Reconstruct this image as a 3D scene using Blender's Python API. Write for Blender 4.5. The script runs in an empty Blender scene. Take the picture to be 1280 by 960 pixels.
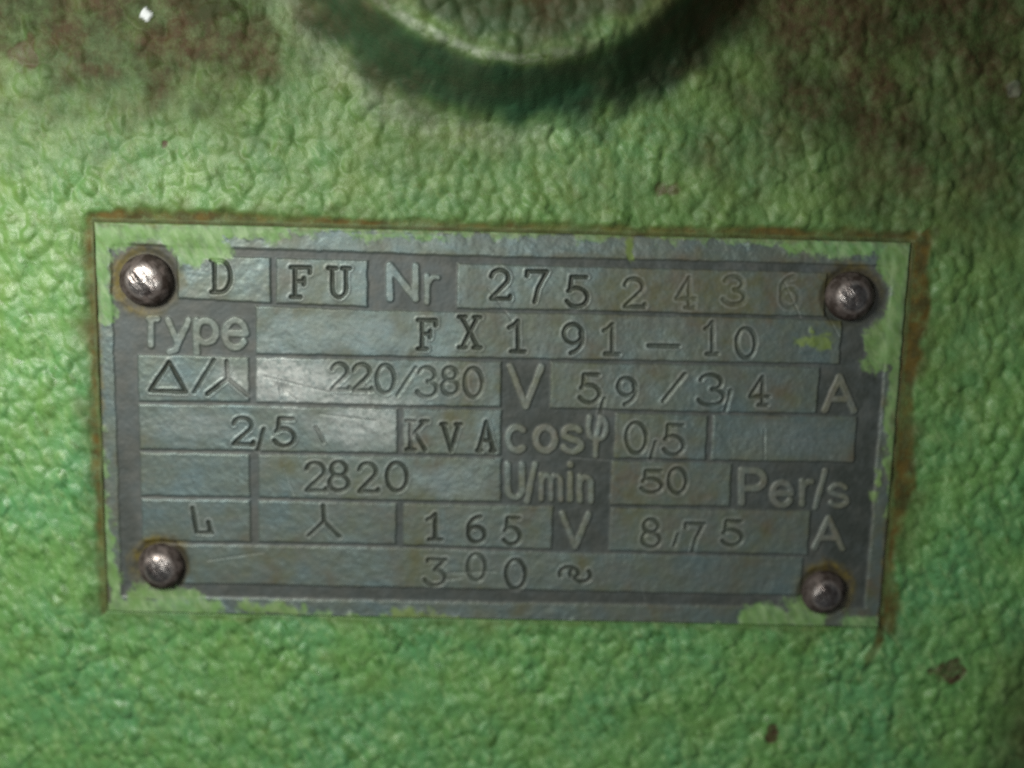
import bpy, math, random
import numpy as np
from mathutils import Vector, Matrix

# ------------------------------------------------------------------ camera, light, exposure
# Everything is built in millimetres on the face of the housing (x right, y up, z out of
# the face) and turned into metres: world = (x, -z, y) / 1000.
MM = 0.001
def W(x, y, z):
    return Vector((x * MM, -z * MM, y * MM))

scene = bpy.context.scene
col = scene.collection
CAM = np.array([-0.46138, 28.26777, 135.33362])
CAX = np.array([[0.99963444, -0.02356346, -0.0132568],      # columns: right, up, back
                [0.0254033, 0.98643025, 0.16220365],
                [0.00925483, -0.16248112, 0.98666825]])
FPX = 1372.0
cam_d = bpy.data.cameras.new('camera')
cam = bpy.data.objects.new('camera', cam_d)
col.objects.link(cam)
T = np.array([[1, 0, 0], [0, 0, -1], [0, 1, 0]], float)      # local axes -> world axes
m3 = T @ CAX
cam.matrix_world = Matrix([list(m3[0]) + [CAM[0] * MM], list(m3[1]) + [-CAM[2] * MM],
                           list(m3[2]) + [CAM[1] * MM], [0, 0, 0, 1]])
cam_d.sensor_fit = 'HORIZONTAL'
cam_d.sensor_width = 36.0
cam_d.lens = FPX / 1280.0 * 36.0
cam_d.clip_start = 0.005
cam_d.clip_end = 20.0
cam_d.dof.use_dof = True
cam_d.dof.focus_distance = 0.1280
cam_d.dof.aperture_fstop = 8.5
scene.camera = cam

world = bpy.data.worlds.new('World')
scene.world = world
world.use_nodes = True
bg = world.node_tree.nodes['Background']
bg.inputs[0].default_value = (0.80, 0.90, 1.0, 1)
bg.inputs[1].default_value = 0.055

def area(name, pos, target, sx, sy, watts, colour):
    d = bpy.data.lights.new(name, 'AREA')
    d.shape = 'RECTANGLE'; d.size = sx * MM; d.size_y = sy * MM
    d.energy = watts; d.color = colour
    o = bpy.data.objects.new(name, d)
    col.objects.link(o)
    p = W(*pos); o.location = p
    o.rotation_euler = (W(*target) - p).to_track_quat('-Z', 'Y').to_euler()
    return o
area('workshop_lamp', (-90, 64, 112), (-26, 8, 0), 54, 70, 0.275, (1.0, 0.985, 0.92))
area('room_lamp', (-22, -10, 215), (5, 0, 0), 34, 44, 0.085, (0.97, 1.0, 0.97))

scene.view_settings.view_transform = 'Standard'
scene.view_settings.look = 'None'
scene.view_settings.exposure = 0.0
scene.view_settings.gamma = 1.0
scene.render.engine = 'CYCLES'
scene.cycles.filter_width = 1.8
scene.cycles.use_denoising = False
scene.cycles.max_bounces = 6

rng = np.random.default_rng(11)

# ------------------------------------------------------------------ helpers
CAMROT = np.linalg.inv(np.diag([1, 1, 1.0]))
def mm(u, v, z=0.0):
    """a spot measured on the 1280x960 photograph -> millimetres on the face (plane z)"""
    d = CAX @ np.array([(u - 640) / FPX, -(v - 480) / FPX, -1.0])
    k = (z - CAM[2]) / d[2]
    p = CAM + k * d
    return p[0], p[1]

def sstep(a, b, x):
    t = np.clip((x - a) / (b - a), 0, 1)
    return t * t * (3 - 2 * t)

def fnoise(shape, pitch, wl, stretch=1.0, ang=0.0, sharp=1.6, seed=0):
    """smooth random field of about unit variance, wavelength wl in mm"""
    r = np.random.default_rng(seed)
    n = r.standard_normal(shape)
    fy = np.fft.fftfreq(shape[0], pitch)[:, None]
    fx = np.fft.rfftfreq(shape[1], pitch)[None, :]
    c, s = math.cos(ang), math.sin(ang)
    a = (fx * c + fy * s) * stretch
    b = (-fx * s + fy * c)
    f = np.sqrt(a * a + b * b) * wl
    F = np.exp(-(f ** 2) * sharp)
    F[0, 0] = 0
    o = np.fft.irfft2(np.fft.rfft2(n) * F, s=shape)
    return o / (o.std() + 1e-12)

def seg_dist(X, Y, segs):
    d = np.full(X.shape, 1e9)
    for (x0, y0, x1, y1) in segs:
        dx, dy = x1 - x0, y1 - y0
        L = dx * dx + dy * dy
        t = np.clip(((X - x0) * dx + (Y - y0) * dy) / (L if L > 1e-12 else 1e-12), 0, 1)
        d = np.minimum(d, np.hypot(X - x0 - t * dx, Y - y0 - t * dy))
    return d

def grid_normals(Z, pitch):
    gy, gx = np.gradient(Z, pitch)
    n = np.stack([-gx, -gy, np.ones_like(Z)], -1)
    return n / np.linalg.norm(n, axis=-1, keepdims=True)

def to_world(P):
    return np.stack([P[..., 0], -P[..., 2], P[..., 1]], -1)

def mesh_from(name, V, Q, N=None, attrs=None, mat=None, parent=None, label=None, origin=(0, 0, 0)):
    me = bpy.data.meshes.new(name)
    nv, nq, k = len(V), len(Q), Q.shape[1]
    me.vertices.add(nv); me.loops.add(nq * k); me.polygons.add(nq)
    me.vertices.foreach_set('co', (to_world(V - np.array(origin)) * MM).astype(np.float32).ravel())
    me.loops.foreach_set('vertex_index', Q.astype(np.int32).ravel())
    me.polygons.foreach_set('loop_start', np.arange(0, nq * k, k, dtype=np.int32))
    for an, av in (attrs or {}).items():
        a = me.attributes.new(an, 'FLOAT', 'POINT')
        a.data.foreach_set('value', av.astype(np.float32))
    me.update(calc_edges=True)
    me.polygons.foreach_set('use_smooth', np.ones(nq, bool))
    if N is not None:
        me.normals_split_custom_set_from_vertices(to_world(N).astype(np.float32))
    if mat: me.materials.append(mat)
    o = bpy.data.objects.new(name, me)
    col.objects.link(o)
    o.location = W(*origin)
    if parent is not None:
        o.parent = parent
        at, up = W(0, 0, 0), parent                       # where the parent stands in the world
        while up is not None:
            at = at + up.location; up = up.parent
        o.location = W(*origin) - at
    if label: o['label'] = label
    return o

class Field:
    """a relief over a regular grid, cut into one mesh per label"""
    def __init__(s, x0, x1, y0, y1, pitch):
        s.p = pitch
        s.x = np.arange(x0, x1 + pitch / 2, pitch); s.y = np.arange(y0, y1 + pitch / 2, pitch)
        s.X, s.Y = np.meshgrid(s.x, s.y)
        s.shape = s.X.shape
        s.Z = np.zeros(s.shape); s.lab = np.zeros(s.shape, np.int32); s.at = {}
    def noise(s, wl, **k): return fnoise(s.shape, s.p, wl, **k)
    def window(s, bx0, bx1, by0, by1):
        i0, i1 = np.searchsorted(s.x, [bx0, bx1]); j0, j1 = np.searchsorted(s.y, [by0, by1])
        return (slice(j0, j1), slice(i0, i1))
    def finish(s):
        ny, nx = s.shape
        s.V = np.stack([s.X, s.Y, s.Z], -1).reshape(-1, 3)
        s.N = grid_normals(s.Z, s.p).reshape(-1, 3)
        i = np.arange(ny * nx).reshape(ny, nx)
        s.Q = np.stack([i[:-1, :-1], i[:-1, 1:], i[1:, 1:], i[1:, :-1]], -1).reshape(-1, 4)
        s.FL = s.lab[:-1, :-1].ravel()
    def part(s, lab, name, mat, parent, label=None):
        q = s.Q[s.FL == lab]
        if not len(q): return None
        ids, inv = np.unique(q, return_inverse=True)
        q = inv.reshape(-1, 4)
        V = s.V[ids]
        c = (V.min(0) + V.max(0)) / 2
        return mesh_from(name, V, q, s.N[ids], {k: a.ravel()[ids] for k, a in s.at.items()}, mat, parent, label, tuple(c))

def thing(name, label, cat, pos):
    o = bpy.data.objects.new(name, None)
    col.objects.link(o)
    o.location = W(*pos); o.empty_display_size = 0.01
    o['label'] = label; o['category'] = cat
    return o

# ------------------------------------------------------------------ materials
class Nodes:
    def __init__(s, name):
        s.m = bpy.data.materials.new(name); s.m.use_nodes = True
        s.t = s.m.node_tree; s.n = s.t.nodes; s.l = s.t.links
        s.b = s.n['Principled BSDF']
        s.geo = s.n.new('ShaderNodeNewGeometry').outputs['Position']
    def attr(s, a):
        n = s.n.new('ShaderNodeAttribute'); n.attribute_name = a
        return n.outputs['Fac']
    def noise(s, mmwl, detail=3, rough=0.55, sx=1, sz=1, rot=0, dist=0):
        mp = s.n.new('ShaderNodeMapping')
        mp.vector_type = 'TEXTURE'
        mp.inputs['Rotation'].default_value = (0, rot, 0)
        mp.inputs['Scale'].default_value = (mmwl * MM / sx, mmwl * MM, mmwl * MM / sz)
        s.l.new(s.geo, mp.inputs[0])
        n = s.n.new('ShaderNodeTexNoise'); n.inputs['Scale'].default_value = 1.0
        n.inputs['Detail'].default_value = detail; n.inputs['Roughness'].default_value = rough
        n.inputs['Distortion'].default_value = dist
        s.l.new(mp.outputs[0], n.inputs['Vector'])
        return n.outputs['Fac']
    def ramp(s, v, a, b, o0=0.0, o1=1.0):
        n = s.n.new('ShaderNodeMapRange'); n.interpolation_type = 'SMOOTHSTEP'
        for i, x in zip((1, 2, 3, 4), (a, b, o0, o1)): n.inputs[i].default_value = x
        s.l.new(v, n.inputs[0]); return n.outputs[0]
    def op(s, kind, a, b=None, clamp=False):
        n = s.n.new('ShaderNodeMath'); n.operation = kind; n.use_clamp = clamp
        for i, x in enumerate((a, b)):
            if x is None: continue
            if isinstance(x, (int, float)): n.inputs[i].default_value = x
            else: s.l.new(x, n.inputs[i])
        return n.outputs[0]
    def mix(s, f, a, b):
        n = s.n.new('ShaderNodeMix'); n.data_type = 'RGBA'
        for i, x in ((0, f), (6, a), (7, b)):
            if isinstance(x, tuple): n.inputs[i].default_value = x + (1,)
            elif isinstance(x, (int, float)): n.inputs[i].default_value = x
            else: s.l.new(x, n.inputs[i])
        return n.outputs[2]
    def mixf(s, f, a, b):
        n = s.n.new('ShaderNodeMix'); n.data_type = 'FLOAT'
        for i, x in ((0, f), (2, a), (3, b)):
            if isinstance(x, (int, float)): n.inputs[i].default_value = x
            else: s.l.new(x, n.inputs[i])
        return n.outputs[0]
    def bump(s, h, dist_mm, strength=1.0):
        n = s.n.new('ShaderNodeBump'); n.inputs['Distance'].default_value = dist_mm * MM
        n.inputs['Strength'].default_value = strength
        s.l.new(h, n.inputs['Height']); s.l.new(n.outputs[0], s.b.inputs['Normal'])
    def out(s, **k):
        for key, v in k.items():
            i = s.b.inputs[key.replace('_', ' ')]
            if isinstance(v, tuple): i.default_value = v + (1,)
            elif isinstance(v, (int, float)): i.default_value = v
            else: s.l.new(v, i)

def green_paint(s):
    tilt = math.radians(-30)
    a = s.noise(14, 3, 0.6)
    streak = s.noise(0.9, 4, 0.65, sz=0.38, rot=tilt)
    c = s.mix(s.ramp(a, 0.35, 0.65), (0.118, 0.272, 0.074), (0.094, 0.266, 0.100))
    c = s.mix(s.ramp(streak, 0.47, 0.70, 0.0, 0.62), c, (0.25, 0.42, 0.17))
    f = s.noise(1.5, 5, 0.7, sz=0.6, rot=tilt)
    c = s.mix(s.ramp(f, 0.50, 0.66, 0.0, 0.80), c, (0.040, 0.130, 0.024))
    g = s.noise(0.22, 2)
    c = s.mix(s.ramp(g, 0.45, 0.8, 0.0, 0.40), c, (0.055, 0.115, 0.025))
    y = s.noise(1.1, 4, 0.6)
    return s.mix(s.ramp(y, 0.55, 0.8, 0.0, 0.5), c, (0.135, 0.190, 0.045)), streak

def make_housing_mat():
    s = Nodes('green_hammered_paint')
    c, streak = green_paint(s)
    c = s.mix(s.op('MULTIPLY', s.attr('yellowed'), s.ramp(s.noise(5, 4, 0.65), 0.25, 0.7, 0.45, 1.0)), c, (0.165, 0.245, 0.055))
    dn = s.noise(4.0, 5, 0.7)
    dirt_shade = s.op('MULTIPLY', s.attr('dirt_shade'), s.ramp(dn, 0.2, 0.75, 0.72, 1.12), True)
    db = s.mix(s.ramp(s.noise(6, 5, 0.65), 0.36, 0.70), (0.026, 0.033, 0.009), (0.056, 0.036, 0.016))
    c = s.mix(s.attr('deep'), c, (0.012, 0.072, 0.038))  # shade of the boss flank painted as dark green, face darkened too
    c = s.mix(s.op('MULTIPLY', s.attr('wear_sheen'), s.ramp(s.noise(1.6, 4, 0.7), 0.3, 0.62), True), c, (0.42, 0.52, 0.37))
    c = s.mix(dirt_shade, c, db)
    rust = s.op('MULTIPLY', s.attr('rust'), s.ramp(s.noise(1.3, 4, 0.7), 0.2, 0.6, 0.55, 1.1), True)
    rc = s.mix(s.ramp(s.noise(2.2, 4), 0.35, 0.62), (0.054, 0.049, 0.015), (0.098, 0.070, 0.015))
    c = s.mix(rust, c, rc)
    c = s.mix(s.op('MULTIPLY', s.attr('chip'), s.ramp(s.noise(0.9, 4, 0.7), 0.25, 0.7, 0.5, 1.0)), c, (0.062, 0.026, 0.016))
    c = s.mix(s.attr('fleck'), c, (0.70, 0.74, 0.74))
    dull = s.op('MAXIMUM', dirt_shade, rust, True)
    r = s.mixf(dull, s.ramp(s.noise(1.0, 4, 0.7), 0.3, 0.7, 0.30, 0.50), 0.70)
    s.out(Base_Color=c, Roughness=r, Specular_IOR_Level=s.mixf(dull, 0.5, 0.2))
    s.bump(s.op('ADD', s.noise(0.5, 4, 0.7), s.op('MULTIPLY', streak, 0.6)), 0.10, 0.8)
    return s.m

def make_plate_mat():
    s = Nodes('weathered_zinc_plate')
    paint, streak = green_paint(s)
    big = s.noise(6, 5, 0.65); fine = s.noise(0.35, 3, 0.6)
    brush = s.noise(0.5, 3, 0.6, sx=0.08, sz=1.0)
    rise = s.op('MULTIPLY', s.attr('rise'), s.ramp(s.noise(1.2, 4, 0.7), 0.1, 0.5, 0.82, 1.0), True)
    metal = s.mix(s.ramp(big, 0.30, 0.70), (0.114, 0.166, 0.170), (0.122, 0.154, 0.130))
    metal = s.mix(s.ramp(brush, 0.45, 0.75, 0.0, 0.3), metal, (0.18, 0.20, 0.19))
    metal = s.mix(s.ramp(fine, 0.48, 0.8, 0.0, 0.5), metal, (0.075, 0.085, 0.078))
    ground = s.mix(s.ramp(s.noise(3, 4), 0.35, 0.65), (0.070, 0.086, 0.085), (0.082, 0.088, 0.078))
    c = s.mix(rise, ground, metal)
    pat = s.op('MULTIPLY', s.attr('dirt_shade'), s.ramp(s.noise(2.5, 5, 0.7), 0.25, 0.65, 0.5, 1.3), True)
    c = s.mix(pat, c, s.mix(rise, (0.029, 0.037, 0.031), s.mix(s.ramp(s.noise(4, 3), 0.35, 0.65), (0.084, 0.092, 0.046), (0.088, 0.082, 0.056))))
    stamp = s.op('MULTIPLY', s.attr('stamp'), s.ramp(s.noise(2.0, 4, 0.7), 0.25, 0.62, 0.50, 0.98), True)
    c = s.mix(stamp, c, (0.019, 0.025, 0.016))
    c = s.mix(s.op('MULTIPLY', s.attr('wear_sheen'), s.ramp(s.noise(0.6, 3, 0.7), 0.3, 0.6, 0.3, 1.0)), c, (0.33, 0.35, 0.33))
    rust = s.op('MULTIPLY', s.attr('rust'), s.ramp(s.noise(1.0, 4, 0.7), 0.2, 0.65, 0.5, 1.15), True)
    c = s.mix(rust, c, s.mix(s.ramp(s.noise(1.6, 4), 0.38, 0.6), (0.050, 0.040, 0.014), (0.130, 0.100, 0.012)))
    c = s.mix(s.op('MULTIPLY', s.attr('halo'), 0.85), c, (0.026, 0.021, 0.012))  # contact shade beside the rivets, mixed into the colour
    pm = s.ramp(s.op('ADD', s.op('ADD', s.attr('paint'), s.op('MULTIPLY', s.op('SUBTRACT', s.noise(2.2, 3, 0.6), 0.55), 0.9)), s.op('MULTIPLY', s.op('SUBTRACT', s.noise(0.45, 5, 0.75, sz=0.5, rot=math.radians(-30)), 0.5), 1.0)), 0.18, 0.82)
    c = s.mix(s.op('MULTIPLY', s.op('MULTIPLY', pm, s.ramp(s.noise(1.4, 5, 0.7, sz=0.5, rot=math.radians(-30)), 0.25, 0.55, 0.60, 0.97)), s.op('SUBTRACT', 1.0, s.op('MULTIPLY', rust, 0.85)), True), c,
              s.mix(s.attr('yellow'), s.mix(s.ramp(s.noise(0.9, 4, 0.65, sz=0.38, rot=math.radians(-30)), 0.4, 0.7, 0.0, 0.6), s.mix(0.40, paint, (0.150, 0.225, 0.060)), (0.22, 0.32, 0.16)), (0.120, 0.170, 0.036)))
    cover = s.op('MAXIMUM', s.op('MAXIMUM', pm, rust), s.op('MAXIMUM', stamp, s.op('MULTIPLY', pat, 0.8)), True)
    met = s.op('MULTIPLY', s.op('SUBTRACT', 1.0, cover), s.mixf(rise, 0.10, 0.45))
    s.out(Base_Color=c, Metallic=met, Roughness=s.mixf(cover, s.mixf(rise, 0.6, 0.42), 0.6))
    s.bump(s.op('ADD', s.op('ADD', fine, s.op('MULTIPLY', brush, 0.5)), s.op('MULTIPLY', s.noise(1.5, 3), 0.7)), 0.022, 0.6)
    return s.m

def make_rivet_mat():
    s = Nodes('dark_worn_steel')
    n = s.noise(1.3, 3, 0.6); f = s.noise(0.3, 3, 0.65)
    c = s.mix(s.ramp(n, 0.35, 0.65), (0.20, 0.165, 0.15), (0.40, 0.37, 0.35))
    edge = s.attr('edge')
    c = s.mix(s.op('MULTIPLY', edge, s.ramp(n, 0.25, 0.6, 0.5, 1.0), True), c, (0.030, 0.020, 0.015))
    s.out(Base_Color=c, Metallic=s.mixf(edge, 0.95, 0.3), Roughness=s.mixf(edge, s.ramp(f, 0.3, 0.7, 0.24, 0.38), 0.7))
    scr = s.noise(0.45, 2, 0.5, sx=1.0, sz=0.3, rot=math.radians(-35))
    s.bump(s.op('ADD', s.op('MULTIPLY', f, 0.25), s.op('ADD', s.op('MULTIPLY', scr, 1.0), n)), 0.10, 0.9)
    return s.m

HMAT, PMAT, RMAT = make_housing_mat(), make_plate_mat(), make_rivet_mat()

# ------------------------------------------------------------------ the green housing
PX, PY = 50.0, 24.9                        # half width and half height of the nameplate
H = Field(-88, 88, -64, 78, 0.22)
X, Y = H.X, H.Y
# hammered paint: overlapping rounded pads about 2.3 mm across
def pads(X, Y, size, seed, warp):
    r = np.random.default_rng(seed)
    n = 200
    jx, jy, jh = r.random((n, n)), r.random((n, n)), r.random((n, n))
    U = X / size + 100 + warp[0]; V = Y / (size * 1.15) + 100 + warp[1]
    iu, iv = np.floor(U).astype(int), np.floor(V).astype(int)
    f1 = np.full(X.shape, 9.0); f2 = np.full(X.shape, 9.0); h = np.zeros(X.shape)
    for a in (-1, 0, 1):
        for b in (-1, 0, 1):
            cu, cv = iu + a, iv + b
            d = np.hypot(cu + 0.05 + 0.9 * jx[cv % n, cu % n] - U, cv + 0.05 + 0.9 * jy[cv % n, cu % n] - V)
            near = d < f1
            f2 = np.where(near, f1, np.minimum(f2, d))
            h = np.where(near, jh[cv % n, cu % n], h)
            f1 = np.minimum(f1, d)
    return f1, f2, h
wx = 0.10 * H.noise(1.6, seed=1); wy = 0.10 * H.noise(1.6, seed=2)
f1, f2, hh = pads(X, Y, 1.7, 5, (wx, wy))
g1, g2, gh = pads(X, Y, 1.05, 8, (wy, wx))
def smooth(A, pitch, sig):
    fy = np.fft.fftfreq(A.shape[0], pitch)[:, None]; fx = np.fft.rfftfreq(A.shape[1], pitch)[None, :]
    return np.fft.irfft2(np.fft.rfft2(A) * np.exp(-2 * (math.pi * sig) ** 2 * (fx * fx + fy * fy)), s=A.shape)
bump = smooth((1 - np.minimum(f1 / 0.85, 1) ** 2) * (0.55 + 0.8 * hh), 0.22, 0.13) * (0.37 + 0.09 * H.noise(6, seed=14)) + smooth(1 - np.minimum(g1 / 0.85, 1) ** 2, 0.22, 0.12) * 0.11
bump += 0.045 * H.noise(1.3, stretch=1.7, ang=math.radians(-60), seed=3) + 0.010 * H.noise(0.8, stretch=1.6, ang=math.radians(-60), seed=4) + 0.10 * H.noise(9, seed=7)
base = -0.22 + bump
# round boss with a steep cast flank and a fillet
BX, BY, BR, BH = 1.2, 68.3, 25.2, 9.0
r_ = np.hypot(X - BX, Y - BY)
ang = np.arctan2(Y - BY, X - BX)
prof_r = np.array([0, 22.6, 23.6, 24.3, 25.0, 25.9, 27.2, 28.8, 30.4, 32.0, 33.6, 35.0, 37.0, 200])
prof_z = np.array([10.0, 10.0, 9.85, 9.4, 8.6, 7.2, 4.9, 2.6, 1.1, 0.40, 0.35, 0.20, 0.0, 0.0])
rr = r_ + 0.25 * H.noise(6, seed=8)
boss = np.interp(rr, prof_r, prof_z)
on_boss = sstep(28.5, 26.5, r_)
k = np.exp(-np.arange(-4, 5) ** 2 / 6.0); k /= k.sum()       # soften the profile's corners
boss = np.apply_along_axis(lambda v: np.convolve(np.pad(v, 4, mode='edge'), k, 'valid'), 0, boss)
boss = np.apply_along_axis(lambda v: np.convolve(np.pad(v, 4, mode='edge'), k, 'valid'), 1, boss)
base = base + boss
# gap round the nameplate, bridged by paint along the lower edge
dx = np.abs(X) - PX; dy = np.abs(Y) - PY
edge_n = 0.10 * H.noise(1.5, seed=9) + 0.10 * H.noise(6, seed=10)
right = (X > 0) & (dx > dy)
top = (Y > 0) & (dy >= dx)
bottom = (Y < 0) & (dy >= dx)
wid = np.where(right, 2.25, np.where(top, 1.05, np.where(bottom, 0.40, 0.95)))
wid = wid * (1 + 0.22 * H.noise(7, seed=12))
dout = np.where((dx > 0) & (dy > 0), np.hypot(np.maximum(dx, 0), np.maximum(dy, 0)), np.maximum(dx, dy))
trough = sstep(wid + 0.6, wid - 0.45, dout + edge_n)
deep = np.where(right, 0.05, np.where(top, 0.30, np.where(bottom, 0.0, 0.22)))
base = base + (smooth(base, 0.22, 0.9) - base) * 0.7 * trough
base = base - deep * trough
lift = np.where(bottom, sstep(5.5, 0.3, dout) * 0.22, 0)
base = base + lift
inside = (dx < -0.25) & (dy < -0.25)
base[inside] = -1.6
rust = trough * np.where(bottom, 0.45, 1.0) * (1 - 0.75 * sstep(0.55, 0.1, dout)) * np.clip(0.86 + 0.16 * H.noise(5, seed=13), 0.6, 1)
# crack running on below the lower right corner
cx = [mm(u, v) for u, v in ((1103, 775), (1098, 800), (1086, 822), (1078, 842))]
cd = seg_dist(X, Y, [(*a, *b) for a, b in zip(cx[:-1], cx[1:])]) + edge_n * 0.7
crack = sstep(0.9, 0.25, cd) * sstep(-33, -25.5, Y)
base -= 0.25 * crack; rust = np.maximum(rust, crack * 0.8)

# grime, pale rim, chips; falloff and flank shade painted into the colour
nb = H.noise(10, seed=21); ns = H.noise(3, seed=22)
def soft(u, v, ru, rv, edge=0.8):
    """soft round patch centred at a spot of the photograph, radii in photo pixels (10 px = 1 mm)"""
    cx_, cy_ = mm(u, v)
    q = np.hypot((X - cx_) / (ru * 0.1), (Y - cy_) / (rv * 0.1)) + 0.10 * nb + 0.07 * ns
    return sstep(1 + edge, 1 - edge, q)
dirt_shade = np.zeros(H.shape)  # grime, plus the light falloff along the top put into the colour
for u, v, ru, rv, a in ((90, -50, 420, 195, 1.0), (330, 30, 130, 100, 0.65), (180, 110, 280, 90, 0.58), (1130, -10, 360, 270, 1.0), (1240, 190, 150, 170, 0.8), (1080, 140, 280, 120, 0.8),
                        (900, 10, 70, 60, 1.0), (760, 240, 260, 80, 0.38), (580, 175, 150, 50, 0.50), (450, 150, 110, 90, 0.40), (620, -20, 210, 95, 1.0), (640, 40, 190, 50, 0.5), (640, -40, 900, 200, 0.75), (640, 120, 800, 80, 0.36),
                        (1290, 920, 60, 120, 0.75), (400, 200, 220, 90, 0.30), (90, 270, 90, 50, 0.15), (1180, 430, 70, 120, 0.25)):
    dirt_shade = np.maximum(dirt_shade, a * soft(u, v, ru, rv))
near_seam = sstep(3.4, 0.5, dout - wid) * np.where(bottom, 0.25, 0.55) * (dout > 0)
dirt_shade = np.maximum(dirt_shade, near_seam * (0.6 + 0.25 * ns))
dirt_shade = np.maximum(dirt_shade, 0.9 * sstep(0.7, 0.1, dout) * (dout > -1) * np.where(bottom, 0.35, 1.0))
flank = sstep(24.0, 25.6, r_ + 0.25 * ns) * sstep(34.0, 28.8, r_ + 0.6 * ns)  # mask of the shade painted on the flank
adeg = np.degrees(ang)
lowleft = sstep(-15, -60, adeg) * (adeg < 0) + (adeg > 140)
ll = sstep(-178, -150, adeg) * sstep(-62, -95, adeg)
wear_sheen = sstep(23.2, 23.9, r_ + 0.15 * ns) * sstep(24.8, 24.2, r_ + 0.15 * ns) * (0.12 + 0.80 * ll)  # rim paler, strongest at the lower left
wear_sheen = np.maximum(wear_sheen, 0.35 * sstep(30.8, 32.2, r_ + 0.4 * ns) * sstep(35.6, 33.0, r_ + 0.5 * ns) * sstep(-70, -100, adeg))
flank_shade = sstep(24.4, 25.8, r_) * sstep(35.5, 30.0, r_) * sstep(-90, -40, adeg)
dirt_shade = np.maximum(dirt_shade, 0.9 * flank_shade)  # shade on the right of the boss, painted dark over the green
chip = np.zeros(H.shape); fleck = np.zeros(H.shape)
H.lab[:] = 0
H.lab[r_ < 32.0] = 1
H.lab[(trough > 0.5) & (dout > -0.3)] = 2
chips = [(1186, 840, 22, 15), (965, 919, 10, 12), (30, 68, 16, 18), (204, 182, 5, 6), (833, 236, 14, 10), (1196, 848, 9, 8)]
for i, (u, v, ru, rv) in enumerate(chips):
    cx_, cy_ = mm(u, v)
    q = np.hypot((X - cx_) / (ru * 0.1), (Y - cy_) / (rv * 0.1)) + 0.25 * H.noise(1.2, seed=30 + i)
    mk = sstep(1.15, 0.75, q)
    strength = (0.9, 1.0, 0.7, 1.0, 0.75, 1.0)[i]
    chip = np.maximum(chip, mk * strength); base -= 0.10 * mk
    if i < 5: H.lab[q < 0.95] = 10 + i
    else: H.lab[q < 0.95] = 10
flecks = [(183, 18, 7, 8, 0.75), (1266, 113, 9, 11, 0.07)]
for i, (u, v, ru, rv, a) in enumerate(flecks):
    cx_, cy_ = mm(u, v)
    q = np.hypot((X - cx_) / (ru * 0.1), (Y - cy_) / (rv * 0.1)) + 0.13 * H.noise(0.9, seed=40 + i)
    mk = sstep(1.1, 0.7, q)
    fleck = np.maximum(fleck, mk * a); base += 0.15 * mk
    H.lab[q < 0.95] = 20 + i
H.Z = base
H.at = dict(dirt_shade=np.clip(dirt_shade, 0, 1), rust=np.clip(rust, 0, 1), wear_sheen=wear_sheen, deep=np.clip(np.maximum(flank * 0.95, 0.75 * sstep(23.5, 21.5, r_ + 0.6 * ns)), 0, 1), chip=chip, fleck=fleck,
            yellowed=np.clip(0.05 + 0.42 * sstep(-18, 26, Y + 3 * nb) + 0.10 * ns, 0, 0.6))
# drop the rim of the sheet back so that the housing has a side wall
for sl in ((0, slice(None)), (-1, slice(None)), (slice(None), 0), (slice(None), -1)):
    H.Z[sl] = -30.0
H.finish()
housing = thing('machine_housing', 'green hammered-paint machine housing with round boss, behind the metal nameplate', 'machine housing', (0, 0, -30))
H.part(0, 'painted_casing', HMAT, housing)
H.part(1, 'round_boss', HMAT, housing, 'round cast boss with pale rim and shade painted dark green on the flank')
H.part(2, 'rusty_seam', HMAT, housing, 'rusty brown gap running round the nameplate')
for i in range(5): H.part(10 + i, 'rust_chip', HMAT, housing)
for i in range(2): H.part(20 + i, 'paint_fleck', HMAT, housing)

# ------------------------------------------------------------------ the nameplate
F = Field(-PX, PX, -PY, PY, 0.1)
X, Y = F.X, F.Y
R0 = 0.19                                  # height of panels, rim and letters over the ground
def line(pts):
    P = np.array([mm(*p) for p in pts]); o = np.argsort(P[:, 0])
    P = P[o]
    sl0 = (P[1, 1] - P[0, 1]) / (P[1, 0] - P[0, 0]); sl1 = (P[-1, 1] - P[-2, 1]) / (P[-1, 0] - P[-2, 0])
    y = np.interp(X[0], P[:, 0], P[:, 1])
    y = np.where(X[0] < P[0, 0], P[0, 1] + sl0 * (X[0] - P[0, 0]), y)
    y = np.where(X[0] > P[-1, 0], P[-1, 1] + sl1 * (X[0] - P[-1, 0]), y)
    return y
LINES = [line(p) for p in (
    ((222, 317), (339, 320), (571, 327), (720, 331), (1034, 339)),
    ((205, 374), (320, 380), (460, 385.5), (720, 390), (1040, 398)),
    ((173, 441), (320, 444.5), (640, 450), (1052, 457)),
    ((173, 503), (320, 504.5), (497, 509), (640, 510.5), (884, 517), (1070, 519)),
    ((175, 563), (313, 565.5), (497, 568.5), (640, 571), (900, 577), (1070, 580)),
    ((177, 621), (313, 623), (497, 627), (627, 629.5), (760, 632.5), (912, 635)),
    ((178, 677.5), (313, 679), (497, 682.5), (690, 688.5), (762, 690), (1012, 695)),
    ((235, 731), (313, 732), (500, 736), (700, 740), (1000, 746)))]
PANELS = [(1, 222, 339), (1, 345, 460), (1, 571, 1034), (2, 319.5, 1052), (3, 173, 312), (3, 320, 627), (3, 688, 1024),
          (4, 174.5, 497), (4, 504, 627), (4, 768, 884), (4, 890, 1070), (5, 176, 313), (5, 323, 627), (5, 763, 914),
          (6, 178, 314), (6, 323, 496), (6, 504, 691), (6, 762, 1012), (7, 196, 1003)]
ROWMID = [None, 350, 418, 478, 540, 598, 658, 712]
wob = 0.028 * F.noise(1.6, seed=50) + 0.018 * F.noise(0.6, seed=51)
rise = np.zeros(F.shape)
lab = np.zeros(F.shape, np.int32)
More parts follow.
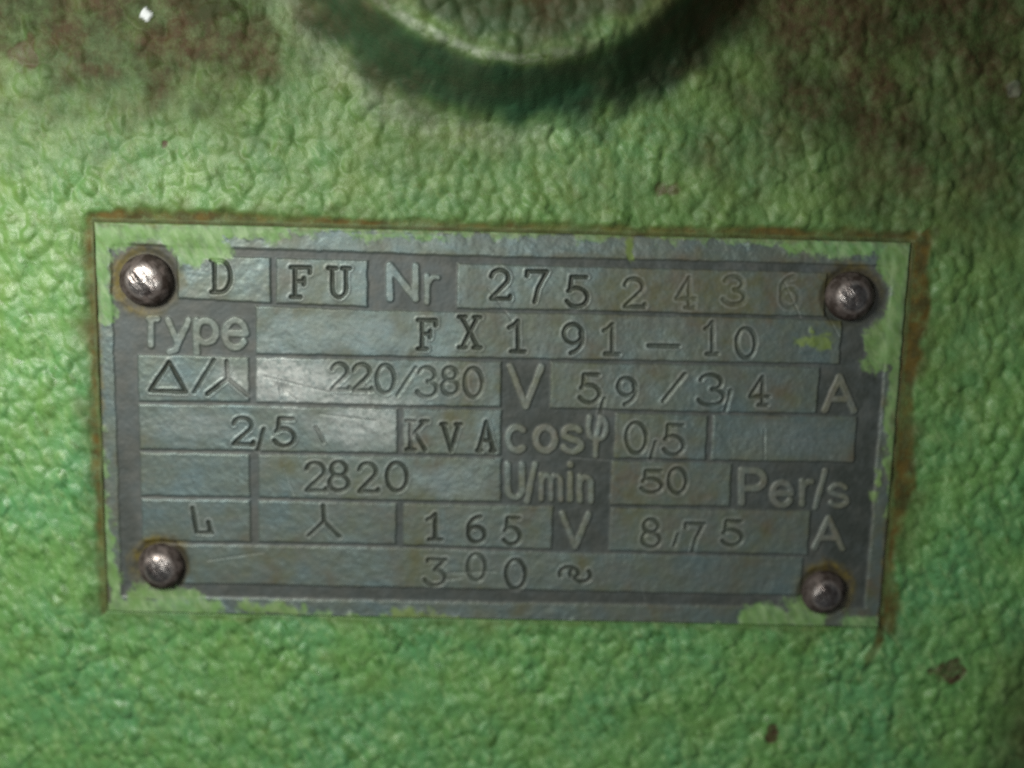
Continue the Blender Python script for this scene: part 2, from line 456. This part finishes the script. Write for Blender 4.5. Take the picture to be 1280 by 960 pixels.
for i, (row, u0, u1) in enumerate(PANELS):
    xa = mm(u0, ROWMID[row])[0]; xb = mm(u1, ROWMID[row])[0]
    g = 0.17
    sd = np.minimum(np.minimum(X - xa, xb - X), np.minimum(LINES[row - 1][None, :] - g - Y, Y - LINES[row][None, :] - g)) + wob
    up = sstep(-0.08, 0.20, sd)
    rise = np.maximum(rise, up)
    lab[up > 0.4] = 10 + i
# raised rim
rim_t = line(((300, 311), (600, 321), (850, 326), (1040, 331)))
rim_b = line(((270, 746), (600, 752), (1000, 758)))
xl = mm(146, 520)[0]; xr = mm(1093, 600)[0]
sd = -np.minimum(np.minimum(X - xl, xr - X), np.minimum(rim_t[None, :] - Y, Y - rim_b[None, :])) + wob
up = sstep(-0.12, 0.25, sd)
rise = np.maximum(rise, up)
lab[(up > 0.4) & (lab < 10)] = 1
F.Z = rise * R0

# ---- lettering: strokes in a unit box, y up
def arc(cx, cy, rx, ry, a0, a1, n=14):
    t = np.radians(np.linspace(a0, a1, n))
    return [(cx + rx * math.cos(q), cy + ry * math.sin(q)) for q in t]
S = {  # stamped, typewriter-like
    '0': [arc(.5, .5, .5, .5, 0, 360, 28)],
    '1': [[(.05, .78), (.3, .84), (.58, 1), (.58, 0)], [(.15, 0), (1, 0)]],
    '2': [arc(.46, .72, .44, .28, 170, -30) + [(.05, .03)], [(.02, 0), (1, 0), (1, .1)]],
    '3': [arc(.42, .75, .44, .25, 160, -80), arc(.42, .27, .55, .27, 85, -160)],
    '3flat': [[(.05, .92), (.05, 1), (.95, 1), (.42, .60)], arc(.40, .30, .55, .30, 85, -165)],
    '4': [[(.66, 0), (.66, 1), (0, .30), (1, .30)], [(.45, 0), (.9, 0)]],
    '5': [[(.92, 1), (.18, 1), (.12, .54)], arc(.44, .32, .54, .32, 140, -155)],
    '6': [arc(.85, .55, .80, .45, 100, 180, 8) + arc(.5, .30, .47, .30, 160, -210, 24)],
    '7': [[(.0, .85), (.02, 1), (1, 1), (.55, .45), (.38, 0)]],
    '8': [arc(.5, .76, .40, .24, 0, 360, 22), arc(.5, .27, .5, .27, 0, 360, 22)],
    '9': [arc(.5, .68, .46, .32, 20, 380, 24), arc(.1, .50, .86, .50, 25, -70, 10)],
    ',': [[(.9, 1), (.1, 0)]], '/': [[(1, 1), (0, 0)]], '-': [[(0, .5), (1, .5)]],
    'D': [[(.15, 0), (.15, 1)], [(0, 1), (.45, 1)] + arc(.45, .5, .5, .5, 90, -90, 14) + [(0, 0)]],
    'F': [[(.22, 0), (.22, 1)], [(0, 1), (1, 1), (1, .82)], [(.22, .53), (.68, .53)], [(.68, .64), (.68, .42)], [(0, 0), (.5, 0)]],
    'U': [[(.18, 1), (.18, .3)] + arc(.5, .3, .32, .3, 180, 360, 10) + [(.82, 1)], [(0, 1), (.38, 1)], [(.64, 1), (1, 1)]],
    'X': [[(.12, 1), (.88, 0)], [(.86, 1), (.14, 0)], [(0, 1), (.3, 1)], [(.7, 1), (1, 1)], [(0, 0), (.32, 0)], [(.68, 0), (1, 0)]],
    'K': [[(.2, 1), (.2, 0)], [(.85, 1), (.22, .42)], [(.42, .58), (.88, 0)], [(0, 1), (.4, 1)], [(0, 0), (.4, 0)], [(.68, 1), (1, 1)]],
    'V': [[(.1, 1), (.5, 0), (.9, 1)], [(0, 1), (.25, 1)], [(.75, 1), (1, 1)]],
    'A': [[(.08, 0), (.5, 1), (.92, 0)], [(.25, .36), (.75, .36)], [(0, 0), (.22, 0)], [(.78, 0), (1, 0)]],
    'delta': [[(.53, 1), (0, .02), (1, 0), (.53, 1)]],
    'star': [[(.47, 1), (.5, .48), (0, .02)], [(.5, .48), (1, 0)]],
    'L': [[(.0, 1), (.10, .55), (.22, .02), (.98, .02)], [(.80, .44), (.93, .02)]],
    'alt': [arc(.30, .50, .30, .42, 200, -20, 14) + arc(.72, .45, .26, .42, 200, 400, 16), arc(.62, .55, .3, .3, 130, 210, 6)],
    'tick': [[(0, 1), (1, 0)]],
}
G = {  # raised, plain sans
    'T': [[(.5, 1), (.5, 0)], [(.4, 1), (.8, 1)]],
    'y': [[(.05, 1), (.52, .28)], [(1, 1), (.52, .28), (.40, .06), (.12, 0)]],
    'p': [[(.1, 1), (.1, 0)], arc(.50, .65, .42, .34, 0, 360, 24)],
    'e': [[(.06, .52), (.95, .52)] + arc(.5, .5, .45, .5, 5, 325, 24)],
    'N': [[(.06, 0), (.06, 1), (.94, 0), (.94, 1)]],
    'r': [[(.12, 1), (.12, 0)], arc(.75, .55, .62, .42, 175, 80, 8)],
    'V': [[(0, 1), (.5, 0), (1, 1)]],
    'A': [[(0, 0), (.5, 1), (1, 0)], [(.2, .34), (.8, .34)]],
    'c': [arc(.55, .5, .5, .5, 50, 310, 20)],
    'o': [arc(.5, .5, .5, .5, 0, 360, 26)],
    's': [arc(.5, .75, .42, .25, 30, 210, 12) + [(.5, .5)] + arc(.5, .25, .45, .25, 50, -155, 12)],
    'phi': [[(.1, 1), (.02, .72), (.12, .50), (.40, .42)] + arc(.62, .72, .34, .28, 250, 440, 12) + [(.45, .5), (.40, 0)]],
    'U': [[(0, 1), (0, .25)] + arc(.5, .25, .5, .25, 180, 360, 10) + [(1, 1)]],
    '/': [[(1, 1), (0, 0)]],
    'm': [[(0, 0), (0, 1)], arc(.25, .7, .25, .28, 180, 0, 8) + [(.5, 0)], arc(.75, .7, .25, .28, 180, 0, 8) + [(1, 0)]],
    'i': [[(.5, 0), (.5, .72)], [(.5, .97), (.5, 1)]],
    'n': [[(0, 0), (0, 1)], arc(.5, .65, .5, .33, 180, 0, 10) + [(1, 0)]],
    'P': [[(0, 0), (0, 1), (.55, 1)] + arc(.55, .72, .45, .28, 90, -90, 10) + [(0, .44)]],
}
# (character, box in the photograph, depth)
STAMPS = [
    ('D', 265, 325, 290, 365, 1.00), ('F', 364, 334, 388, 371, 1.00), ('U', 411, 335, 438, 371, 1.00),
    ('2', 614, 337, 638, 373, 1.00), ('7', 659, 339, 684, 377, 1.00), ('5', 710, 346, 735, 383, 1.10), ('2', 781, 348, 806, 383, 0.64),
    ('4', 846, 347, 869, 384, 0.34), ('3', 906, 345, 931, 380, 0.32), ('6', 975, 345, 998, 384, 0.18),
    ('F', 523, 400, 545, 436, 1.10), ('X', 574, 396, 601, 434, 1.10), ('1', 636, 401, 656, 439, 1.00), ('9', 704, 405, 729, 442, 1.00),
    ('1', 754, 405, 774, 442, 0.72), ('-', 811, 427, 848, 437, 0.72), ('1', 881, 402, 897, 442, 0.64), ('0', 921, 410, 944, 447, 0.64),
    ('delta', 188, 452, 233, 489, 1.15), ('/', 243, 449, 268, 490, 0.80), ('star', 260, 451, 310, 493, 1.10),
    ('2', 415, 454, 437, 487, 0.77), ('2', 442, 455, 465, 488, 0.68), ('0', 471, 456, 493, 491, 0.68), ('/', 497, 459, 520, 494, 0.42),
    ('3', 524, 459, 547, 496, 0.59), ('8', 553, 459, 573, 493, 0.59), ('0', 581, 460, 603, 496, 0.64),
    ('5', 726, 468, 750, 503, 0.80), (',', 749, 498, 756, 518, 0.64), ('9', 772, 472, 795, 506, 0.80), ('/', 829, 467, 856, 501, 0.64),
    ('3', 876, 468, 906, 506, 0.80), (',', 906, 488, 914, 513, 0.56), ('4', 938, 471, 961, 506, 0.72),
    ('2', 292, 522, 317, 555, 1.10), (',', 322, 536, 331, 562, 0.90), ('5', 345, 523, 369, 557, 1.10), ('tick', 395, 534, 405, 552, 0.60),
    ('K', 508, 526, 535, 562, 1.00), ('V', 552, 530, 576, 563, 1.00), ('A', 597, 527, 619, 563, 1.00),
    ('0', 783, 528, 808, 566, 0.72), (',', 813, 552, 820, 573, 0.56), ('5', 831, 531, 855, 568, 0.72),
    ('2', 383, 578, 408, 613, 0.90), ('8', 412, 577, 436, 613, 0.90), ('2', 449, 579, 473, 614, 0.90), ('0', 484, 578, 509, 613, 1.00),
    ('5', 803, 588, 828, 615, 0.72), ('0', 836, 585, 858, 616, 0.72),
    ('L', 241, 634, 266, 666, 1.00), ('star', 386, 631, 425, 670, 0.90),
    ('1', 534, 642, 552, 674, 1.00), ('6', 585, 645, 607, 677, 1.10), ('5', 631, 647, 651, 680, 0.90),
    ('8', 803, 649, 825, 683, 0.72), (',', 842, 667, 848, 681, 0.64), ('7', 857, 654, 880, 688, 0.72), ('5', 904, 651, 928, 681, 0.72),
    ('3flat', 534, 699, 558, 731, 0.85), ('0', 585, 692, 607, 725, 0.68), ('0', 633, 699, 657, 735, 0.94), ('alt', 700, 707, 739, 727, 0.95)]
RAISED = [('T', 176, 398, 202, 431, .42), ('y', 209, 400, 236, 440, .42), ('p', 243, 400, 273, 441, .45), ('e', 280, 400, 309, 434, .45),
          ('N', 485, 332, 522, 373, .45), ('r', 532, 345, 550, 378, .36),
          ('V', 638, 458, 677, 508, .42), ('A', 1031, 471, 1068, 513, .42),
          ('c', 634, 534, 657, 563, .42), ('o', 670, 534, 694, 563, .45), ('s', 703, 534, 728, 564, .42), ('phi', 735, 521, 759, 570, .36),
          ('U', 635, 580, 653, 622, .40), ('/', 659, 580, 669, 627, .36), ('m', 677, 593, 701, 624, .33), ('i', 709, 580, 717, 624, .38), ('n', 725, 595, 739, 626, .36),
          ('V', 703, 642, 736, 683, .40), ('P', 927, 588, 955, 628, .45), ('e', 964, 603, 991, 631, .40), ('r', 1001, 601, 1017, 630, .38),
          ('/', 1019, 588, 1032, 635, .36), ('s', 1037, 606, 1060, 632, .36), ('A', 1018, 647, 1053, 685, .38)]
def place(strokes, u0, v0, u1, v1, tilt=0.0):
    segs = []
    dv = (u1 - u0) * 0.018
    for st in strokes:
        P = [mm(u0 + a * (u1 - u0), v1 - b * (v1 - v0) + a * dv) for a, b in st]
        segs += [(*p, *q) for p, q in zip(P[:-1], P[1:])]
    A = np.array(segs)
    return segs, (A[:, (0, 2)].min() - 1.4, A[:, (0, 2)].max() + 1.4, A[:, (1, 3)].min() - 1.4, A[:, (1, 3)].max() + 1.4)
stamp = np.zeros(F.shape); wear_sheen = np.zeros(F.shape)
names = {}
for j, (ch, u0, v0, u1, v1, dep) in enumerate(STAMPS):
    segs, bb = place(S[ch], u0, v0, u1, v1)
    w = F.window(*bb)
    d = seg_dist(X[w], Y[w], segs) + 0.6 * wob[w]
    hw = 0.27 if ch in ('tick', ',') else 0.31
    prof = 1 - sstep(0.02, hw, d)
    F.Z[w] -= 0.21 * dep * prof
    F.Z[w] += 0.05 * dep * np.exp(-((d - hw - 0.10) / 0.14) ** 2)
    stamp[w] = np.maximum(stamp[w], dep * sstep(hw * 1.05, hw * 0.5, d))
    wear_sheen[w] = np.maximum(wear_sheen[w], 0.28 * np.exp(-((d - hw - 0.16) / 0.12) ** 2))
    host = lab[w][np.unravel_index(np.argmin(d), d.shape)]
    lab[w] = np.where(d < hw * 1.02, 100 + j, lab[w])
    kind = 'stamped_digit' if ch[0].isdigit() else ('stamped_letter' if len(ch) == 1 and ch.isalpha() else 'stamped_mark')
    names[100 + j] = (kind, host, ch)
for j, (ch, u0, v0, u1, v1, hw) in enumerate(RAISED):
    segs, bb = place(G[ch], u0, v0, u1, v1)
    w = F.window(*bb)
    d = seg_dist(X[w], Y[w], segs) + 0.8 * wob[w]
    up = sstep(hw + 0.14, hw - 0.14, d)
    F.Z[w] = np.maximum(F.Z[w], up * R0 * 0.95)
    rise[w] = np.maximum(rise[w], up)
    wear_sheen[w] = np.maximum(wear_sheen[w], 0.16 * up)
    lab[w] = np.where((d < hw + 0.06) & ((lab[w] < 10)), 200 + j, lab[w])
    names[200 + j] = ('raised_letter' if ch.isalpha() else 'raised_mark', None, ch)

# scratches and dents
SCR = [((333, 470), (372, 500)), ((455, 478), (466, 508)), ((1030, 386), (1048, 420)), ((560, 716), (620, 714)), ((330, 470), (420, 492)),
       ((714, 572), (760, 575)), ((955, 536), (955, 574)), ((355, 584), (368, 618)), ((348, 470), (352, 500)), ((800, 730), (806, 748)),
       ((400, 517), (470, 526)), ((534, 727), (578, 722)), ((980, 352), (1000, 396)), ((610, 360), (640, 400)), ((260, 700), (330, 690))]
for a, b in SCR:
    segs = [(*mm(*a), *mm(*b))]
    A = segs[0]
    w = F.window(min(A[0], A[2]) - 1, max(A[0], A[2]) + 1, min(A[1], A[3]) - 1, max(A[1], A[3]) + 1)
    d = seg_dist(X[w], Y[w], segs) + 0.5 * wob[w]
    F.Z[w] -= 0.05 * sstep(0.16, 0.02, d)
    wear_sheen[w] = np.maximum(wear_sheen[w], 0.2 * sstep(0.16, 0.05, d))
dn, dv = mm(356, 485)
dent = np.exp(-((X - dn) ** 2 + (Y - dv) ** 2) / 0.5)
F.Z -= 0.18 * dent; stamp = np.maximum(stamp, 0.6 * dent)
F.Z += 0.012 * F.noise(1.2, seed=60) + 0.035 * F.noise(8, seed=61) + 0.006 * F.noise(0.5, seed=62)

# green paint left on the edges
PAINT = [  # (photo x0, y0, x1, y1, radius px, yellowness)
    (112, 274, 250, 294, 36, 0), (230, 286, 345, 284, 17, 0), (122, 290, 124, 385, 19, 0), (200, 316, 275, 312, 18, 0),
    (330, 283, 700, 291, 6, 0), (700, 291, 1010, 301, 5, 0), (787, 300, 787, 322, 7, .9), (440, 294, 560, 297, 4, 0),
    (990, 306, 1140, 308, 15, 0), (1118, 310, 1110, 440, 24, .3), (1098, 400, 1092, 452, 14, .3), (1122, 450, 1112, 640, 10, .3), (1098, 590, 1095, 640, 5, .4),
    (122, 530, 127, 590, 7, 0), (127, 615, 136, 682, 8, 0), (139, 696, 146, 760, 10, 0), (120, 415, 121, 450, 4, .2),
    (140, 760, 262, 760, 15, 0), (168, 742, 240, 744, 9, .2), (262, 772, 410, 772, 7, .1), (312, 760, 376, 764, 8, .4), (400, 775, 600, 780, 5, .2),
    (492, 770, 582, 773, 7, .8), (600, 782, 930, 789, 5, .1), (940, 772, 1020, 774, 16, 0), (985, 758, 1012, 756, 9, .1), (1058, 778, 1102, 783, 11, 0),
    (1008, 424, 1032, 426, 8, .9), (1016, 414, 1016, 414, 6, .9)]
pn = 0.55 * F.noise(1.1, stretch=1.7, ang=math.radians(-60), seed=70) + 0.35 * F.noise(3.2, seed=71) + 0.18 * F.noise(0.5, seed=72)
pd = np.full(F.shape, 9.0); who = np.zeros(F.shape, int); yel = np.zeros(F.shape)
for i, (u0, v0, u1, v1, rad, yl) in enumerate(PAINT):
    d = seg_dist(X, Y, [(*mm(u0, v0), *mm(u1, v1))]) - rad * 0.1
    yel = np.where(d < pd, yl, yel); who = np.where(d < pd, i, who); pd = np.minimum(pd, d)
pd = pd + pn * np.where(pd > -0.9, 0.50, 0.35)
RIV = [(182, 351, 33), (1064, 371, 31), (201, 709, 30.5), (1031, 742, 29)]
RM = []
for i, (u, v, r) in enumerate(RIV):
    x, y = mm(u, v, 0.6)
    RM.append((x, y, r * 0.1 * 134.2 / 137.0))
rust = np.zeros(F.shape); halo = np.zeros(F.shape); contact_shade = np.zeros(F.shape)
for i, (x, y, r) in enumerate(RM):
    d = np.hypot(X - x, Y - y); a = np.degrees(np.arctan2(Y - y, X - x))
    q = d - r + 0.25 * pn
    lobe = 0.45 + 0.55 * np.cos(np.radians(a - (200, 100, 110, 60)[i])) if i != 0 else 0.6 + 0.4 * np.cos(np.radians(a - 190))
    rust = np.maximum(rust, sstep((1.9, 2.2, 2.0, 2.1)[i], 0.5, q) * np.clip(lobe, 0.12, 1) * (0.9, 0.6, 1.0, 1.0)[i])
    if i in (0, 1): pd = np.maximum(pd, 1.4 - q * (1.0, 0.8)[i])
    halo = np.maximum(halo, sstep((2.3, 1.9, 1.3, 1.1)[i], 0.1, d - r + 0.3 * pn) * (1.0, 1.0, 0.8, 0.7)[i])
    contact_shade = np.maximum(contact_shade, sstep(1.1, 0.0, d - r + 0.15 * pn) * (0.55 + 0.45 * np.cos(np.radians(a - (-10, 60, 30, 40)[i]))))  # painted contact shade, stronger on one side of each rivet
    F.Z -= 0.16 * sstep(0.9, 0.1, d - r)
paint = sstep(1.0, -1.05, pd)
F.Z += (smooth(F.Z, 0.1, 0.55) - F.Z) * 0.85 * sstep(0.2, -0.8, pd)
F.Z += 0.05 * sstep(0.6, -1.0, pd) + paint * (0.060 * F.noise(1.2, stretch=1.7, ang=math.radians(-60), seed=73))
edge_d = np.minimum(PX - np.abs(X), PY - np.abs(Y))
er = sstep(0.9, 0.1, edge_d + 0.25 * pn) * 0.6
er = np.where((Y > 0) | (X > 0), er, er * 0.6) * np.where((Y < 0) & (PY + Y < PX - np.abs(X)), 0.12, 1.0)
rust = np.maximum(rust, er)
low = (Y < 0) & (PY + Y < PX - np.abs(X))
F.Z -= np.where(low, 0.0, 0.25) * sstep(0.35, 0.0, edge_d)
# patina over the panels
dirt_shade = 0.26 + 0.18 * F.noise(7, seed=80) + 0.12 * F.noise(2.4, seed=81)
for u, v, ru, rv, a in ((900, 365, 190, 45, .8), (880, 410, 150, 30, .45), (790, 600, 110, 45, .75), (800, 545, 80, 40, .6), (700, 500, 90, 60, .5),
                        (520, 650, 50, 40, .6), (450, 645, 60, 35, .4), (860, 660, 130, 40, .5), (640, 660, 120, 60, .3), (420, 600, 60, 30, .4),
                        (700, 720, 260, 40, .35), (1070, 640, 45, 150, .85), (990, 608, 90, 40, .6), (1050, 665, 60, 50, .6), (657, 480, 40, 40, .7), (695, 550, 80, 45, .75), (690, 605, 80, 35, .7), (725, 662, 45, 40, .6), (640, 745, 480, 12, .6), (1050, 490, 50, 35, .8), (800, 328, 260, 10, .6), (155, 640, 18, 90, .6), (240, 680, 60, 40, .3), (590, 480, 60, 35, .3), (570, 545, 50, 40, .4), (240, 410, 90, 40, .4), (160, 560, 18, 120, .3)):
    cx_, cy_ = mm(u, v)
    q = np.hypot((X - cx_) / (ru * .1), (Y - cy_) / (rv * .1)) + 0.15 * F.noise(5, seed=82) + 0.12 * F.noise(1.8, seed=83)
    dirt_shade = np.maximum(dirt_shade, a * sstep(1.4, 0.5, q))
dirt_shade = np.maximum(dirt_shade, halo)
# sheen painted as pale zones on the panels, grime thinned there
for u, v, ru, rv, a in ((365, 478, 70, 30, 1.0), (430, 500, 95, 12, .7), (445, 530, 65, 28, .75), (240, 530, 70, 20, .25), (420, 415, 100, 22, .12), (1000, 550, 70, 26, .15), (560, 600, 60, 20, .12), (335, 430, 20, 16, .2)):
    cx_, cy_ = mm(u, v)
    q = np.hypot((X - cx_) / (ru * .1), (Y - cy_) / (rv * .1)) + 0.15 * F.noise(3, seed=84)
    z = a * sstep(1.4, 0.3, q) * rise
    wear_sheen = np.maximum(wear_sheen, z); dirt_shade = dirt_shade * (1 - sstep(1.4, 0.5, q) * 0.8)
F.at = dict(rise=rise, halo=contact_shade, stamp=np.clip(stamp, 0, 1), paint=paint, yellow=yel, rust=np.clip(rust, 0, 1), dirt_shade=np.clip(dirt_shade, 0, 1), wear_sheen=np.clip(wear_sheen * (1 - halo), 0, 1))
# which paint smear a face belongs to: neighbouring strokes of paint make one smear
GROUPS = [(0, 1, 2, 3), (4, 5, 7), (6,), (8, 9, 10), (11, 12), (13,), (14,), (15, 17, 18), (16,), (19, 20, 21), (22,), (23,), (24, 25), (26,), (27, 28)]
gmap = np.zeros(len(PAINT), int)
for g, ids in enumerate(GROUPS): gmap[list(ids)] = g
pm = (pd < 0) & (lab < 100)
lab = np.where(pm, 300 + gmap[who], lab)
# side walls: the outermost ring goes down to the back of the plate
F.lab = lab
for sl in ((0, slice(None)), (-1, slice(None)), (slice(None), 0), (slice(None), -1)):
    F.Z[sl] = -1.3
F.finish()
plate = thing('nameplate', 'grey metal rating plate with stamped figures, riveted onto the green housing', 'nameplate', (0, 0, -1.3))
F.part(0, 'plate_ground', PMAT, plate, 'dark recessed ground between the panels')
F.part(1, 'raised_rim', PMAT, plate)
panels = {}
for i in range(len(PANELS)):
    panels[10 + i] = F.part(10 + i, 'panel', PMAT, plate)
WORD = {'delta': 'delta sign', 'star': 'star connection sign', '3flat': 'digit 3', 'alt': 'alternating current sign', 'tick': 'short stroke',
        ',': 'comma', '/': 'slash', '-': 'dash', 'phi': 'phi sign'}
for k_, (nm, host, ch) in names.items():
    what = WORD.get(ch) or (('digit ' if ch.isdigit() else 'letter ') + ch)
    how = 'stamped ' if k_ < 200 else 'raised '
    F.part(k_, nm, PMAT, panels.get(host) or plate, how + what)
for g in range(len(GROUPS)):
    F.part(300 + g, 'paint_smear', PMAT, plate)

# ---- four domed rivets
def rivet(x, y, r, seed):
    rr_ = np.random.default_rng(seed)
    na, nr = 56, 22
    t = np.linspace(0, 1, nr)
    rad = np.sin(t * math.pi / 2 * 1.0) * r
    hz = np.sqrt(np.maximum(1 - (rad / r) ** 2.1, 0)) * r * 0.56
    A = np.linspace(0, 2 * math.pi, na, endpoint=False)
    ph = rr_.random(6) * 6.28
    V, E_ = [], []
    for i in range(nr):
        for a in A:
            wv = 1 + 0.018 * math.sin(2 * a + ph[0]) + 0.012 * math.sin(3 * a + ph[1]) + 0.006 * math.sin(7 * a + ph[2])
            px, py = rad[i] * wv * math.cos(a), rad[i] * wv * math.sin(a)
            dz = r * (0.022 * math.sin(px * 1.3 + ph[3]) * math.cos(py * 1.1 + ph[4]) + 0.012 * math.sin(px * 3.1 + py * 2.3 + ph[5]))
            V.append((x + px, y + py, 0.12 + hz[i] + dz * math.cos(t[i] * 1.5)))
            E_.append(float(np.clip((rad[i] / r - 0.50) / 0.22, 0, 1)))
    for a in A:                                            # skirt into the plate
        V.append((x + r * math.cos(a), y + r * math.sin(a), -0.2)); E_.append(1.0)
    Q = []
    for i in range(nr):
        for j in range(na):
            j2 = (j + 1) % na
            Q.append((i * na + j, (i + 1) * na + j, (i + 1) * na + j2, i * na + j2))
    return np.array(V), np.array(Q), np.array(E_)
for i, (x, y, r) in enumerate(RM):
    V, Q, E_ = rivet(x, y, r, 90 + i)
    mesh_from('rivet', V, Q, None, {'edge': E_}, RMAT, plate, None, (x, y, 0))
